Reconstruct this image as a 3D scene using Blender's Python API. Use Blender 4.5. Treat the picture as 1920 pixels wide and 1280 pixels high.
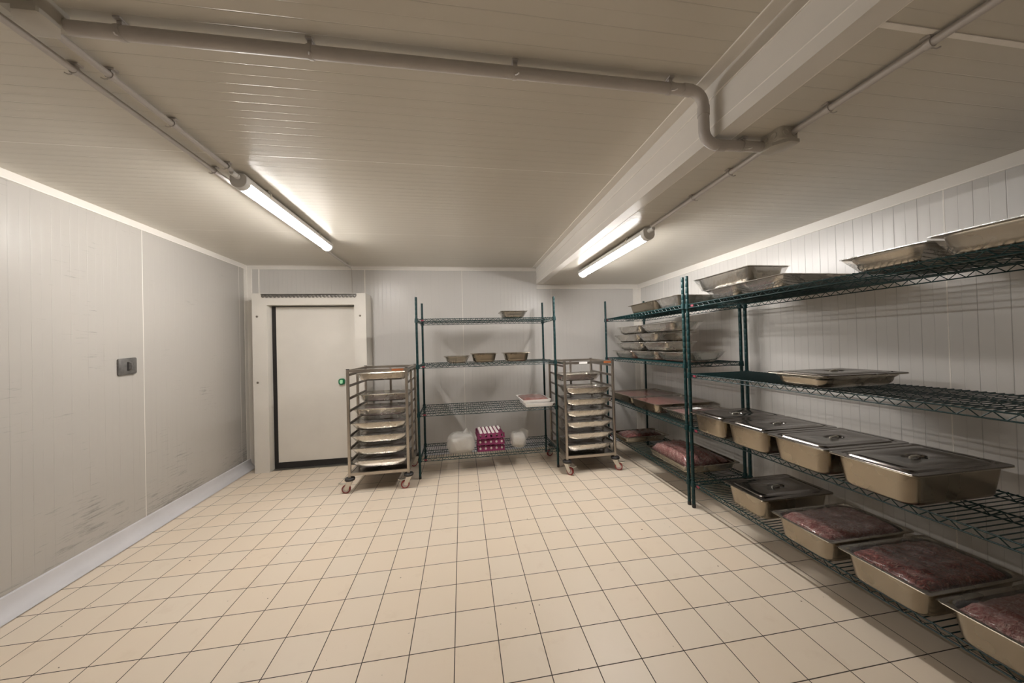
import bpy, math, random
from mathutils import Matrix, Vector, noise
for o in list(bpy.data.objects):
    bpy.data.objects.remove(o, do_unlink=True)
SC = bpy.context.scene
COL = SC.collection
R_ = math.radians
PI = math.pi

# ------------------------------------------------------------------ camera, world, exposure
cam_data = bpy.data.cameras.new('camera')
cam = bpy.data.objects.new('camera', cam_data)
COL.objects.link(cam)
cam_data.sensor_width = 36.0
cam_data.lens = 614.4 / 1920.0 * 36.0
cam_data.clip_start = 0.02
right = Vector((0.98801, -0.15199, -0.02720))
up = -Vector((-0.02539, 0.01382, -0.99958))
back = -Vector((0.15230, 0.98829, 0.00980))
cam.matrix_world = Matrix(((right.x, up.x, back.x, 0.065),
                           (right.y, up.y, back.y, -1.532),
                           (right.z, up.z, back.z, 1.369),
                           (0, 0, 0, 1)))
SC.camera = cam
world = bpy.data.worlds.new('world')
SC.world = world
world.use_nodes = True
world.node_tree.nodes['Background'].inputs[0].default_value = (0, 0, 0, 1)
world.node_tree.nodes['Background'].inputs[1].default_value = 0.0
SC.view_settings.view_transform = 'Standard'
SC.view_settings.look = 'None'
SC.view_settings.gamma = 1.0
SC.view_settings.use_curve_mapping = False
SC.view_settings.exposure = 0.0
LAMP_STRENGTH = 285.0          # the slim tube inside each fitting
COVER_STRENGTH = 76.0
LAMP_COLOR = (1.0, 0.965, 0.935, 1)

# ------------------------------------------------------------------ materials
def node(nt, t, **kw):
    n = nt.nodes.new(t)
    for k, v in kw.items():
        setattr(n, k, v)
    return n

def math_n(nt, op, a, b=None):
    n = nt.nodes.new('ShaderNodeMath'); n.operation = op
    for i, v in enumerate((a, b)):
        if v is None: continue
        if isinstance(v, (int, float)): n.inputs[i].default_value = v
        else: nt.links.new(v, n.inputs[i])
    return n.outputs[0]

def new_mat(name):
    m = bpy.data.materials.new(name); m.use_nodes = True
    return m, m.node_tree, m.node_tree.nodes['Principled BSDF']

def setp(b, **kw):
    names = dict(color='Base Color', rough='Roughness', metal='Metallic', ior='IOR', alpha='Alpha', coat='Coat Weight',
                 coat_rough='Coat Roughness', trans='Transmission Weight', emis='Emission Color', emis_s='Emission Strength',
                 sss='Subsurface Weight', spec='Specular IOR Level', aniso='Anisotropic')
    for k, v in kw.items():
        if k in ('color', 'emis') and len(v) == 3: v = (*v, 1)
        b.inputs[names[k]].default_value = v

def simple(name, color, rough=0.5, metal=0.0, var=0.0, scale=20, bump=0.0, bscale=60, **kw):
    m, nt, b = new_mat(name)
    setp(b, color=color, rough=rough, metal=metal, **kw)
    tc = node(nt, 'ShaderNodeTexCoord')
    if var > 0:
        nz = node(nt, 'ShaderNodeTexNoise'); nz.inputs['Scale'].default_value = scale; nz.inputs['Detail'].default_value = 4
        nt.links.new(tc.outputs['Object'], nz.inputs['Vector'])
        rp = node(nt, 'ShaderNodeMapRange')
        rp.inputs['From Min'].default_value = 0.3; rp.inputs['From Max'].default_value = 0.7
        rp.inputs['To Min'].default_value = 1 - var; rp.inputs['To Max'].default_value = 1 + var
        nt.links.new(nz.outputs['Fac'], rp.inputs['Value'])
        mx = node(nt, 'ShaderNodeVectorMath', operation='SCALE')
        mx.inputs[0].default_value = color[:3]
        nt.links.new(rp.outputs['Result'], mx.inputs['Scale'])
        nt.links.new(mx.outputs['Vector'], b.inputs['Base Color'])
    if bump > 0:
        nz = node(nt, 'ShaderNodeTexNoise'); nz.inputs['Scale'].default_value = bscale; nz.inputs['Detail'].default_value = 3
        nt.links.new(tc.outputs['Object'], nz.inputs['Vector'])
        bp = node(nt, 'ShaderNodeBump'); bp.inputs['Strength'].default_value = bump; bp.inputs['Distance'].default_value = 0.01
        nt.links.new(nz.outputs['Fac'], bp.inputs['Height'])
        nt.links.new(bp.outputs['Normal'], b.inputs['Normal'])
    return m

def panel_mat(name, axis, seam0, color=(0.61, 0.59, 0.56), rough=0.32, groove_dark=0.88, scuff=False, seam_w=0.004):
    """white lacquered sandwich panel: fine grooves every 0.1 m, finer ones between, silicone joints every 1.2 m"""
    m, nt, b = new_mat(name)
    setp(b, rough=rough, spec=0.5)
    tc = node(nt, 'ShaderNodeTexCoord')
    sp = node(nt, 'ShaderNodeSeparateXYZ'); nt.links.new(tc.outputs['Object'], sp.inputs[0])
    u = sp.outputs[axis]
    us = math_n(nt, 'SUBTRACT', u, seam0 - 1200.0)
    def line(pitch, off, w):
        f = math_n(nt, 'FRACT', math_n(nt, 'DIVIDE', math_n(nt, 'ADD', us, off), pitch))
        d = math_n(nt, 'MULTIPLY', math_n(nt, 'MINIMUM', f, math_n(nt, 'SUBTRACT', 1.0, f)), pitch)
        mr = node(nt, 'ShaderNodeMapRange'); mr.interpolation_type = 'SMOOTHSTEP'
        mr.inputs['From Min'].default_value = w * 0.25; mr.inputs['From Max'].default_value = w
        mr.inputs['To Min'].default_value = 1; mr.inputs['To Max'].default_value = 0
        nt.links.new(d, mr.inputs['Value'])
        return mr.outputs['Result']
    strong = line(0.1, 0.0, 0.0022)
    weak = line(0.1, 0.05, 0.0016)
    seam = line(1.2, 0.0, seam_w)
    # height: shallow grooves, plus a very slight oil-canning
    h = math_n(nt, 'ADD', math_n(nt, 'MULTIPLY', strong, -1.0), math_n(nt, 'MULTIPLY', weak, -0.5))
    h = math_n(nt, 'ADD', h, math_n(nt, 'MULTIPLY', seam, 1.2))
    bp = node(nt, 'ShaderNodeBump'); bp.inputs['Strength'].default_value = 0.55; bp.inputs['Distance'].default_value = 0.0016
    nt.links.new(h, bp.inputs['Height'])
    # broad shallow waviness of the sheet between two grooves
    wv = math_n(nt, 'SINE', math_n(nt, 'MULTIPLY', us, 2 * PI / 0.05))
    bp2 = node(nt, 'ShaderNodeBump'); bp2.inputs['Strength'].default_value = 0.25; bp2.inputs['Distance'].default_value = 0.0006
    nt.links.new(wv, bp2.inputs['Height']); nt.links.new(bp.outputs['Normal'], bp2.inputs['Normal'])
    nt.links.new(bp2.outputs['Normal'], b.inputs['Normal'])
    # colour
    nz = node(nt, 'ShaderNodeTexNoise'); nz.inputs['Scale'].default_value = 1.3; nz.inputs['Detail'].default_value = 5
    nt.links.new(tc.outputs['Object'], nz.inputs['Vector'])
    mr = node(nt, 'ShaderNodeMapRange'); mr.inputs['To Min'].default_value = 0.94; mr.inputs['To Max'].default_value = 1.04
    nt.links.new(nz.outputs['Fac'], mr.inputs['Value'])
    gd = math_n(nt, 'SUBTRACT', 1.0, math_n(nt, 'ADD', math_n(nt, 'MULTIPLY', strong, 1 - groove_dark), math_n(nt, 'MULTIPLY', weak, (1 - groove_dark) * 0.4)))
    sc = math_n(nt, 'MULTIPLY', mr.outputs['Result'], gd)
    if scuff:
        # trolley scuffs: short dark horizontal streaks, thickest near the floor
        mp = node(nt, 'ShaderNodeMapping'); mp.inputs['Scale'].default_value = (5, 5, 55)
        nt.links.new(tc.outputs['Object'], mp.inputs['Vector'])
        n2 = node(nt, 'ShaderNodeTexNoise'); n2.inputs['Scale'].default_value = 1.4; n2.inputs['Detail'].default_value = 6
        n2.inputs['Roughness'].default_value = 0.7
        nt.links.new(mp.outputs['Vector'], n2.inputs['Vector'])
        n3 = node(nt, 'ShaderNodeTexNoise'); n3.inputs['Scale'].default_value = 2.5
        nt.links.new(tc.outputs['Object'], n3.inputs['Vector'])
        zf = node(nt, 'ShaderNodeMapRange'); zf.inputs['From Min'].default_value = 0.1; zf.inputs['From Max'].default_value = 0.55
        zf.inputs['To Min'].default_value = 0.12; zf.inputs['To Max'].default_value = -0.06
        nt.links.new(sp.outputs[2], zf.inputs['Value'])
        a = math_n(nt, 'ADD', n2.outputs['Fac'], zf.outputs['Result'])
        a = math_n(nt, 'ADD', a, math_n(nt, 'MULTIPLY', math_n(nt, 'SUBTRACT', n3.outputs['Fac'], 0.5), 0.5))
        s2 = node(nt, 'ShaderNodeMapRange'); s2.inputs['From Min'].default_value = 0.60; s2.inputs['From Max'].default_value = 0.74
        s2.inputs['To Min'].default_value = 1.0; s2.inputs['To Max'].default_value = 0.62
        nt.links.new(a, s2.inputs['Value'])
        sc = math_n(nt, 'MULTIPLY', sc, s2.outputs['Result'])
    vm = node(nt, 'ShaderNodeVectorMath', operation='SCALE'); vm.inputs[0].default_value = color
    nt.links.new(sc, vm.inputs['Scale'])
    mix = node(nt, 'ShaderNodeMix', data_type='RGBA')
    nt.links.new(seam, mix.inputs['Factor'])
    nt.links.new(vm.outputs['Vector'], mix.inputs['A'])
    mix.inputs['B'].default_value = (0.86, 0.82, 0.76, 1)
    nt.links.new(mix.outputs['Result'], b.inputs['Base Color'])
    return m

def tile_mat():
    m, nt, b = new_mat('floor_tiles')
    tc = node(nt, 'ShaderNodeTexCoord')
    sp = node(nt, 'ShaderNodeSeparateXYZ'); nt.links.new(tc.outputs['Object'], sp.inputs[0])
    ds, cells = [], []
    for ax in (0, 1):
        q = math_n(nt, 'DIVIDE', math_n(nt, 'ADD', sp.outputs[ax], 100.0), 0.2)
        f = math_n(nt, 'FRACT', q)
        ds.append(math_n(nt, 'MULTIPLY', math_n(nt, 'MINIMUM', f, math_n(nt, 'SUBTRACT', 1.0, f)), 0.2))
        cells.append(math_n(nt, 'FLOOR', q))
    d = math_n(nt, 'MINIMUM', ds[0], ds[1])
    g = node(nt, 'ShaderNodeMapRange'); g.interpolation_type = 'SMOOTHSTEP'
    g.inputs['From Min'].default_value = 0.0013; g.inputs['From Max'].default_value = 0.0026
    nt.links.new(d, g.inputs['Value'])                      # 0 in the grout, 1 on the tile
    cb = node(nt, 'ShaderNodeCombineXYZ'); nt.links.new(cells[0], cb.inputs[0]); nt.links.new(cells[1], cb.inputs[1])
    wn = node(nt, 'ShaderNodeTexWhiteNoise', noise_dimensions='2D'); nt.links.new(cb.outputs[0], wn.inputs['Vector'])
    n1 = node(nt, 'ShaderNodeTexNoise'); n1.inputs['Scale'].default_value = 7; n1.inputs['Detail'].default_value = 6; n1.inputs['Roughness'].default_value = .65
    nt.links.new(tc.outputs['Object'], n1.inputs['Vector'])
    n2 = node(nt, 'ShaderNodeTexNoise'); n2.inputs['Scale'].default_value = 130; n2.inputs['Detail'].default_value = 2
    nt.links.new(tc.outputs['Object'], n2.inputs['Vector'])
    mx = node(nt, 'ShaderNodeMix', data_type='RGBA')
    mx.inputs['A'].default_value = (0.775, 0.655, 0.515, 1); mx.inputs['B'].default_value = (0.765, 0.665, 0.540, 1)
    nt.links.new(wn.outputs['Value'], mx.inputs['Factor'])
    stain = node(nt, 'ShaderNodeMapRange'); stain.inputs['From Min'].default_value = 0.58; stain.inputs['From Max'].default_value = 0.78
    stain.inputs['To Min'].default_value = 0; stain.inputs['To Max'].default_value = 0.35
    nt.links.new(n1.outputs['Fac'], stain.inputs['Value'])
    mx2 = node(nt, 'ShaderNodeMix', data_type='RGBA'); mx2.inputs['B'].default_value = (0.58, 0.45, 0.32, 1)
    nt.links.new(stain.outputs['Result'], mx2.inputs['Factor']); nt.links.new(mx.outputs['Result'], mx2.inputs['A'])
    # little dark specks of dirt
    n4 = node(nt, 'ShaderNodeTexNoise'); n4.inputs['Scale'].default_value = 38; n4.inputs['Detail'].default_value = 1
    nt.links.new(tc.outputs['Object'], n4.inputs['Vector'])
    spk = node(nt, 'ShaderNodeMapRange'); spk.inputs['From Min'].default_value = 0.785; spk.inputs['From Max'].default_value = 0.81
    nt.links.new(n4.outputs['Fac'], spk.inputs['Value'])
    mx3 = node(nt, 'ShaderNodeMix', data_type='RGBA'); mx3.inputs['B'].default_value = (0.12, 0.08, 0.05, 1)
    nt.links.new(spk.outputs['Result'], mx3.inputs['Factor']); nt.links.new(mx2.outputs['Result'], mx3.inputs['A'])
    mg = node(nt, 'ShaderNodeMix', data_type='RGBA'); mg.inputs['A'].default_value = (0.050, 0.036, 0.025, 1)
    nt.links.new(g.outputs['Result'], mg.inputs['Factor']); nt.links.new(mx3.outputs['Result'], mg.inputs['B'])
    nt.links.new(mg.outputs['Result'], b.inputs['Base Color'])
    rr = node(nt, 'ShaderNodeMapRange'); rr.inputs['To Min'].default_value = 0.8; rr.inputs['To Max'].default_value = 0.42
    nt.links.new(g.outputs['Result'], rr.inputs['Value']); nt.links.new(rr.outputs['Result'], b.inputs['Roughness'])
    hh = math_n(nt, 'ADD', g.outputs['Result'], math_n(nt, 'MULTIPLY', n2.outputs['Fac'], 0.12))
    bp = node(nt, 'ShaderNodeBump'); bp.inputs['Strength'].default_value = 0.5; bp.inputs['Distance'].default_value = 0.002
    nt.links.new(hh, bp.inputs['Height']); nt.links.new(bp.outputs['Normal'], b.inputs['Normal'])
    return m

def steel_mat(name, color, rough, brush=True):
    m, nt, b = new_mat(name)
    setp(b, color=color, metal=1.0, rough=rough)
    tc = node(nt, 'ShaderNodeTexCoord')
    n1 = node(nt, 'ShaderNodeTexNoise'); n1.inputs['Scale'].default_value = 6; n1.inputs['Detail'].default_value = 3; n1.inputs['Roughness'].default_value = .5
    nt.links.new(tc.outputs['Object'], n1.inputs['Vector'])
    mr = node(nt, 'ShaderNodeMapRange'); mr.inputs['From Min'].default_value = .3; mr.inputs['From Max'].default_value = .7
    mr.inputs['To Min'].default_value = rough * 0.88; mr.inputs['To Max'].default_value = min(1, rough * 1.18)
    nt.links.new(n1.outputs['Fac'], mr.inputs['Value']); nt.links.new(mr.outputs['Result'], b.inputs['Roughness'])
    mp = node(nt, 'ShaderNodeMapping'); mp.inputs['Scale'].default_value = (3, 3, 120)
    nt.links.new(tc.outputs['Object'], mp.inputs['Vector'])
    n2 = node(nt, 'ShaderNodeTexNoise'); n2.inputs['Scale'].default_value = 1.5; n2.inputs['Detail'].default_value = 3
    nt.links.new(mp.outputs['Vector'], n2.inputs['Vector'])
    bp = node(nt, 'ShaderNodeBump'); bp.inputs['Strength'].default_value = 0.008; bp.inputs['Distance'].default_value = 0.002
    nt.links.new(n2.outputs['Fac'], bp.inputs['Height']); nt.links.new(bp.outputs['Normal'], b.inputs['Normal'])
    return m

def film_mat(name, haze=0.06, scale=16, tint=(0.93, 0.92, 0.90)):
    m = bpy.data.materials.new(name); m.use_nodes = True; nt = m.node_tree; nt.nodes.clear()
    out = node(nt, 'ShaderNodeOutputMaterial')
    tr = node(nt, 'ShaderNodeBsdfTransparent'); tr.inputs[0].default_value = (0.97, 0.965, 0.955, 1)
    gl = node(nt, 'ShaderNodeBsdfGlossy'); gl.inputs['Color'].default_value = (*tint, 1); gl.inputs['Roughness'].default_value = 0.11
    df = node(nt, 'ShaderNodeBsdfDiffuse'); df.inputs['Color'].default_value = (*tint, 1)
    tc = node(nt, 'ShaderNodeTexCoord')
    mp = node(nt, 'ShaderNodeMapping'); mp.inputs['Scale'].default_value = (1.0, 1.0, 0.25); mp.inputs['Rotation'].default_value = (.3, .5, .6)
    nt.links.new(tc.outputs['Object'], mp.inputs['Vector'])
    nz = node(nt, 'ShaderNodeTexNoise'); nz.inputs['Scale'].default_value = scale; nz.inputs['Detail'].default_value = 4; nz.inputs['Distortion'].default_value = 1.2
    nt.links.new(mp.outputs['Vector'], nz.inputs['Vector'])
    bp = node(nt, 'ShaderNodeBump'); bp.inputs['Strength'].default_value = 0.35; bp.inputs['Distance'].default_value = 0.006
    nt.links.new(nz.outputs['Fac'], bp.inputs['Height'])
    nt.links.new(bp.outputs['Normal'], gl.inputs['Normal'])
    fr = node(nt, 'ShaderNodeFresnel'); fr.inputs['IOR'].default_value = 1.5
    nt.links.new(bp.outputs['Normal'], fr.inputs['Normal'])
    m1 = node(nt, 'ShaderNodeMixShader'); nt.links.new(math_n(nt, 'MINIMUM', math_n(nt, 'MULTIPLY', fr.outputs[0], 1.0), 0.38), m1.inputs[0])
    m0 = node(nt, 'ShaderNodeMixShader'); m0.inputs[0].default_value = haze
    nt.links.new(tr.outputs[0], m0.inputs[1]); nt.links.new(df.outputs[0], m0.inputs[2])
    nt.links.new(m0.outputs[0], m1.inputs[1]); nt.links.new(gl.outputs[0], m1.inputs[2])
    nt.links.new(m1.outputs[0], out.inputs[0])
    return m

def meat_mat(name, dark, mid, fat, scale=22, fat_lo=0.56, rough=0.28):
    m, nt, b = new_mat(name)
    setp(b, rough=rough, coat=0.5, coat_rough=0.12)
    tc = node(nt, 'ShaderNodeTexCoord')
    mp = node(nt, 'ShaderNodeMapping'); mp.inputs['Scale'].default_value = (1.0, 1.7, 1.0); mp.inputs['Rotation'].default_value = (0, 0, .5)
    nt.links.new(tc.outputs['Object'], mp.inputs['Vector'])
    n1 = node(nt, 'ShaderNodeTexNoise'); n1.inputs['Scale'].default_value = scale; n1.inputs['Detail'].default_value = 6; n1.inputs['Distortion'].default_value = 1.6
    nt.links.new(mp.outputs['Vector'], n1.inputs['Vector'])
    n2 = node(nt, 'ShaderNodeTexNoise'); n2.inputs['Scale'].default_value = scale * .55; n2.inputs['Detail'].default_value = 7; n2.inputs['Distortion'].default_value = 2.4
    n2.inputs['Roughness'].default_value = 0.65
    nt.links.new(mp.outputs['Vector'], n2.inputs['Vector'])
    cr = node(nt, 'ShaderNodeValToRGB')
    cr.color_ramp.elements[0].position = 0.36; cr.color_ramp.elements[0].color = (*dark, 1)
    cr.color_ramp.elements[1].position = 0.62; cr.color_ramp.elements[1].color = (*mid, 1)
    nt.links.new(n1.outputs['Fac'], cr.inputs['Fac'])
    fr = node(nt, 'ShaderNodeMapRange'); fr.inputs['From Min'].default_value = fat_lo; fr.inputs['From Max'].default_value = fat_lo + 0.13
    fr.inputs['To Max'].default_value = 0.85
    nt.links.new(n2.outputs['Fac'], fr.inputs['Value'])
    mx = node(nt, 'ShaderNodeMix', data_type='RGBA'); mx.inputs['B'].default_value = (*fat, 1)
    nt.links.new(fr.outputs['Result'], mx.inputs['Factor']); nt.links.new(cr.outputs['Color'], mx.inputs['A'])
    nt.links.new(mx.outputs['Result'], b.inputs['Base Color'])
    bp = node(nt, 'ShaderNodeBump'); bp.inputs['Strength'].default_value = 0.8; bp.inputs['Distance'].default_value = 0.014
    nt.links.new(n1.outputs['Fac'], bp.inputs['Height']); nt.links.new(bp.outputs['Normal'], b.inputs['Normal'])
    return m

def bag_mat():
    m = bpy.data.materials.new('plastic_bag_film'); m.use_nodes = True; nt = m.node_tree; nt.nodes.clear()
    out = node(nt, 'ShaderNodeOutputMaterial')
    tr = node(nt, 'ShaderNodeBsdfTransparent')
    tl = node(nt, 'ShaderNodeBsdfTranslucent'); tl.inputs[0].default_value = (0.66, 0.64, 0.60, 1)
    pb = node(nt, 'ShaderNodeBsdfPrincipled'); setp(pb, color=(0.66, 0.64, 0.60), rough=0.25)
    tc = node(nt, 'ShaderNodeTexCoord')
    nz = node(nt, 'ShaderNodeTexNoise'); nz.inputs['Scale'].default_value = 6; nz.inputs['Detail'].default_value = 4; nz.inputs['Distortion'].default_value = 1.6
    nt.links.new(tc.outputs['Object'], nz.inputs['Vector'])
    bp = node(nt, 'ShaderNodeBump'); bp.inputs['Strength'].default_value = 0.6; bp.inputs['Distance'].default_value = 0.03
    nt.links.new(nz.outputs['Fac'], bp.inputs['Height']); nt.links.new(bp.outputs['Normal'], pb.inputs['Normal'])
    m1 = node(nt, 'ShaderNodeMixShader'); m1.inputs[0].default_value = 0.3
    nt.links.new(pb.outputs[0], m1.inputs[1]); nt.links.new(tl.outputs[0], m1.inputs[2])
    m2 = node(nt, 'ShaderNodeMixShader'); m2.inputs[0].default_value = 0.25
    nt.links.new(m1.outputs[0], m2.inputs[1]); nt.links.new(tr.outputs[0], m2.inputs[2])
    nt.links.new(m2.outputs[0], out.inputs[0])
    return m

M = {}
M['wall_x'] = panel_mat('panel_wall_along_x', 0, 0.091, groove_dark=0.96)
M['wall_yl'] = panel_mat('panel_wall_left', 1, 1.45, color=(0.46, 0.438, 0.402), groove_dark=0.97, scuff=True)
M['wall_yr'] = panel_mat('panel_wall_right', 1, 1.007, groove_dark=0.72)
M['ceil'] = panel_mat('panel_ceiling', 1, 0.362, color=(0.66, 0.62, 0.54), rough=0.30)
M['tiles'] = tile_mat()
M['trim'] = simple('white_lacquered_trim', (0.80, 0.765, 0.71), 0.35, var=0.03, scale=3)
M['cove'] = simple('white_pvc_cove', (0.62, 0.61, 0.625), 0.4, var=0.04, scale=6)
M['silicone'] = simple('silicone_joint', (0.93, 0.89, 0.83), 0.6, var=0.05)
M['door'] = simple('door_lacquer', (0.72, 0.685, 0.625), 0.36, var=0.04, scale=3)
M['black'] = simple('black_rubber', (0.016, 0.014, 0.014), 0.55, var=0.1)
M['blackp'] = simple('black_plastic', (0.025, 0.023, 0.023), 0.4, var=0.1)
M['pvc'] = simple('grey_pvc_conduit', (0.52, 0.485, 0.455), 0.42, var=0.05, scale=12)
M['box'] = simple('grey_box_plastic', (0.50, 0.47, 0.415), 0.45, var=0.05, scale=15)
M['housing'] = simple('lamp_housing_white', (0.70, 0.68, 0.65), 0.4, var=0.02)
M['cap'] = simple('lamp_end_cap', (0.74, 0.73, 0.71), 0.38, var=0.02)
M['green'] = simple('green_epoxy', (0.0026, 0.030, 0.0315), 0.42, var=0.10, scale=40, spec=0.4)
M['red_tag'] = simple('red_tag', (0.22, 0.032, 0.05), 0.5, var=0.1)
M['steel'] = steel_mat('stainless_pan', (0.36, 0.315, 0.25), 0.27)
M['steel_bright'] = steel_mat('stainless_shallow_pan', (0.42, 0.38, 0.315), 0.25)
M['steel_lid'] = steel_mat('stainless_lid', (0.23, 0.21, 0.195), 0.20)
M['steel_frame'] = steel_mat('stainless_tube', (0.50, 0.455, 0.40), 0.33)
M['zinc'] = steel_mat('zinc_plated', (0.66, 0.63, 0.57), 0.38)
M['runner'] = steel_mat('runner_steel', (0.30, 0.27, 0.24), 0.42)
M['film'] = film_mat('cling_film')
M['film_meat'] = film_mat('cling_film_over_meat', haze=0.03, scale=16)
M['meat'] = meat_mat('raw_meat', (0.075, 0.010, 0.009), (0.27, 0.055, 0.042), (0.60, 0.39, 0.32), 38, 0.545)
M['meat_pale'] = meat_mat('raw_meat_pale', (0.20, 0.040, 0.036), (0.30, 0.11, 0.098), (0.50, 0.35, 0.31), 42, 0.49)
M['meat_dark'] = meat_mat('raw_meat_in_trays', (0.05, 0.012, 0.011), (0.13, 0.04, 0.035), (0.25, 0.14, 0.12), 30, 0.60)
M['meat_red'] = meat_mat('raw_meat_minced', (0.19, 0.034, 0.024), (0.32, 0.080, 0.052), (0.42, 0.24, 0.20), 70, 0.60)
M['wheel'] = simple('red_wheel_tyre', (0.26, 0.03, 0.025), 0.45, var=0.15)
M['wheel_core'] = simple('wheel_core_grey', (0.52, 0.46, 0.44), 0.45, var=0.1)
M['white'] = simple('white_foam', (0.82, 0.80, 0.77), 0.5, var=0.03)
M['paper'] = simple('white_paper_label', (0.85, 0.84, 0.82), 0.6, var=0.03)
M['orange'] = simple('orange_sticker', (0.38, 0.115, 0.035), 0.5, var=0.1)
M['pink'] = simple('pink_plastic', (0.215, 0.026, 0.088), 0.5, var=0.12, scale=60)
M['egg'] = simple('egg_shell', (0.86, 0.80, 0.76), 0.45, var=0.03)
M['bag'] = bag_mat()
M['bag_fill'] = simple('white_bag_contents', (0.80, 0.77, 0.72), 0.55, var=0.06, scale=12, bump=0.3, bscale=20)
M['plate'] = simple('dull_grey_metal', (0.17, 0.165, 0.155), 0.5, metal=0.6, var=0.25, scale=30, bump=0.1)
M['darkrail'] = simple('rail_grey_metal', (0.20, 0.19, 0.175), 0.42, metal=0.7, var=0.15)
M['screw'] = simple('screw_cap', (0.22, 0.19, 0.16), 0.4, metal=0.6, var=0.1)
M['greenring'] = simple('green_ring', (0.0, 0.16, 0.06), 0.4, var=0.1)
M['glowgreen'] = simple('pale_green_button', (0.45, 0.85, 0.55), 0.4, var=0.05)
m, nt, b = new_mat('lamp_tube')
setp(b, color=(0.9, 0.9, 0.88), rough=0.4, emis=LAMP_COLOR, emis_s=LAMP_STRENGTH)
M['lamp'] = m
m = bpy.data.materials.new('lamp_cover'); m.use_nodes = True; nt = m.node_tree; nt.nodes.clear()
out = node(nt, 'ShaderNodeOutputMaterial'); tr = node(nt, 'ShaderNodeBsdfTransparent'); em = node(nt, 'ShaderNodeEmission')
em.inputs[0].default_value = LAMP_COLOR; em.inputs[1].default_value = COVER_STRENGTH
mx = node(nt, 'ShaderNodeMixShader'); mx.inputs[0].default_value = 0.35
nt.links.new(tr.outputs[0], mx.inputs[1]); nt.links.new(em.outputs[0], mx.inputs[2]); nt.links.new(mx.outputs[0], out.inputs[0])
M['cover'] = m

# ------------------------------------------------------------------ mesh builder
class MB:
    def __init__(s): s.v = []; s.f = []
    def add(s, vs, fs):
        o = len(s.v); s.v += [tuple(p) for p in vs]; s.f += [tuple(i + o for i in q) for q in fs]; return s
    def box(s, c, d, rz=0.0):
        x, y, z = d[0] / 2, d[1] / 2, d[2] / 2; ca, sa = math.cos(rz), math.sin(rz)
        vs = []
        for k in (-1, 1):
            for i, j in ((-1, -1), (1, -1), (1, 1), (-1, 1)):
                px, py = i * x, j * y
                vs.append((c[0] + px * ca - py * sa, c[1] + px * sa + py * ca, c[2] + k * z))
        return s.add(vs, [(3, 2, 1, 0), (4, 5, 6, 7), (0, 1, 5, 4), (1, 2, 6, 5), (2, 3, 7, 6), (3, 0, 4, 7)])
    def bbox(s, x0, x1, y0, y1, z0, z1):
        return s.box(((x0 + x1) / 2, (y0 + y1) / 2, (z0 + z1) / 2), (x1 - x0, y1 - y0, z1 - z0))
    def loft(s, loops, cap0=True, cap1=True, closed=True):
        n = len(loops[0]); vs = [p for L in loops for p in L]; fs = []
        m = n if closed else n - 1
        for i in range(len(loops) - 1):
            for j in range(m):
                a, b_ = i * n + j, i * n + (j + 1) % n
                fs.append((a, b_, b_ + n, a + n))
        if cap0: fs.append(tuple(range(n - 1, -1, -1)))
        if cap1: fs.append(tuple(range((len(loops) - 1) * n, len(loops) * n)))
        return s.add(vs, fs)
    def tube(s, path, r, n=8, caps=True):
        P = [Vector(p) for p in path]; loops = []
        prev = None
        for i, p in enumerate(P):
            t = (P[min(i + 1, len(P) - 1)] - P[max(i - 1, 0)])
            if t.length < 1e-9: t = Vector((0, 0, 1))
            t.normalize()
            if prev is None:
                a = Vector((0, 0, 1)) if abs(t.z) < 0.9 else Vector((1, 0, 0))
                u = t.cross(a).normalized()
            else:
                u = (prev - t * prev.dot(t)).normalized()
            prev = u; w = t.cross(u)
            rr = r[i] if isinstance(r, (list, tuple)) else r
            loops.append([p + (u * math.cos(2 * PI * k / n) + w * math.sin(2 * PI * k / n)) * rr for k in range(n)])
        return s.loft(loops, caps, caps)
    def lathe(s, c, prof, n=20, axis='Z'):
        loops = []
        for r, h in prof:
            L = []
            for k in range(n):
                a = 2 * PI * k / n; x, y = r * math.cos(a), r * math.sin(a)
                p = {'Z': (x, y, h), 'X': (h, x, y), 'Y': (y, h, x)}[axis]
                L.append((c[0] + p[0], c[1] + p[1], c[2] + p[2]))
            loops.append(L)
        return s.loft(loops)
    def build(s, name, mat, parent=None, loc=None, rz=0.0, angle=38):
        me = bpy.data.meshes.new(name)
        me.from_pydata(s.v, [], s.f); me.update()
        me.polygons.foreach_set('use_smooth', [True] * len(me.polygons))
        me.set_sharp_from_angle(angle=R_(angle))
        me.materials.append(mat)
        o = bpy.data.objects.new(name, me); COL.objects.link(o)
        if parent: o.parent = parent
        if loc is not None: o.location = loc
        if rz: o.rotation_euler = (0, 0, rz)
        return o

def tag(o, label, cat, group=None):
    o['label'] = label; o['category'] = cat
    if group: o['group'] = group
    return o

def empty(name, loc, label, cat, group=None, rz=0.0):
    o = bpy.data.objects.new(name, None); COL.objects.link(o)
    o.location = loc; o.rotation_euler = (0, 0, rz); o.empty_display_size = 0.1
    return tag(o, label, cat, group)

def struct(mb, name, mat, parent=None):
    o = mb.build(name, mat, parent)
    if parent is None: o['kind'] = 'structure'
    return o

def copy_tree(o, parent=None):
    c = o.copy(); COL.objects.link(c)
    if parent is not None: c.parent = parent
    for ch in list(o.children): copy_tree(ch, c)
    return c

def rrect(hx, hy, r, z, n=5, cx=0, cy=0):
    r = min(r, hx * .98, hy * .98); L = []
    for q, (sx, sy) in enumerate(((1, 1), (-1, 1), (-1, -1), (1, -1))):
        for k in range(n + 1):
            a = q * PI / 2 + k * PI / 2 / n
            L.append((cx + sx * (hx - r) + r * math.cos(a), cy + sy * (hy - r) + r * math.sin(a), z))
    return L

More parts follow.
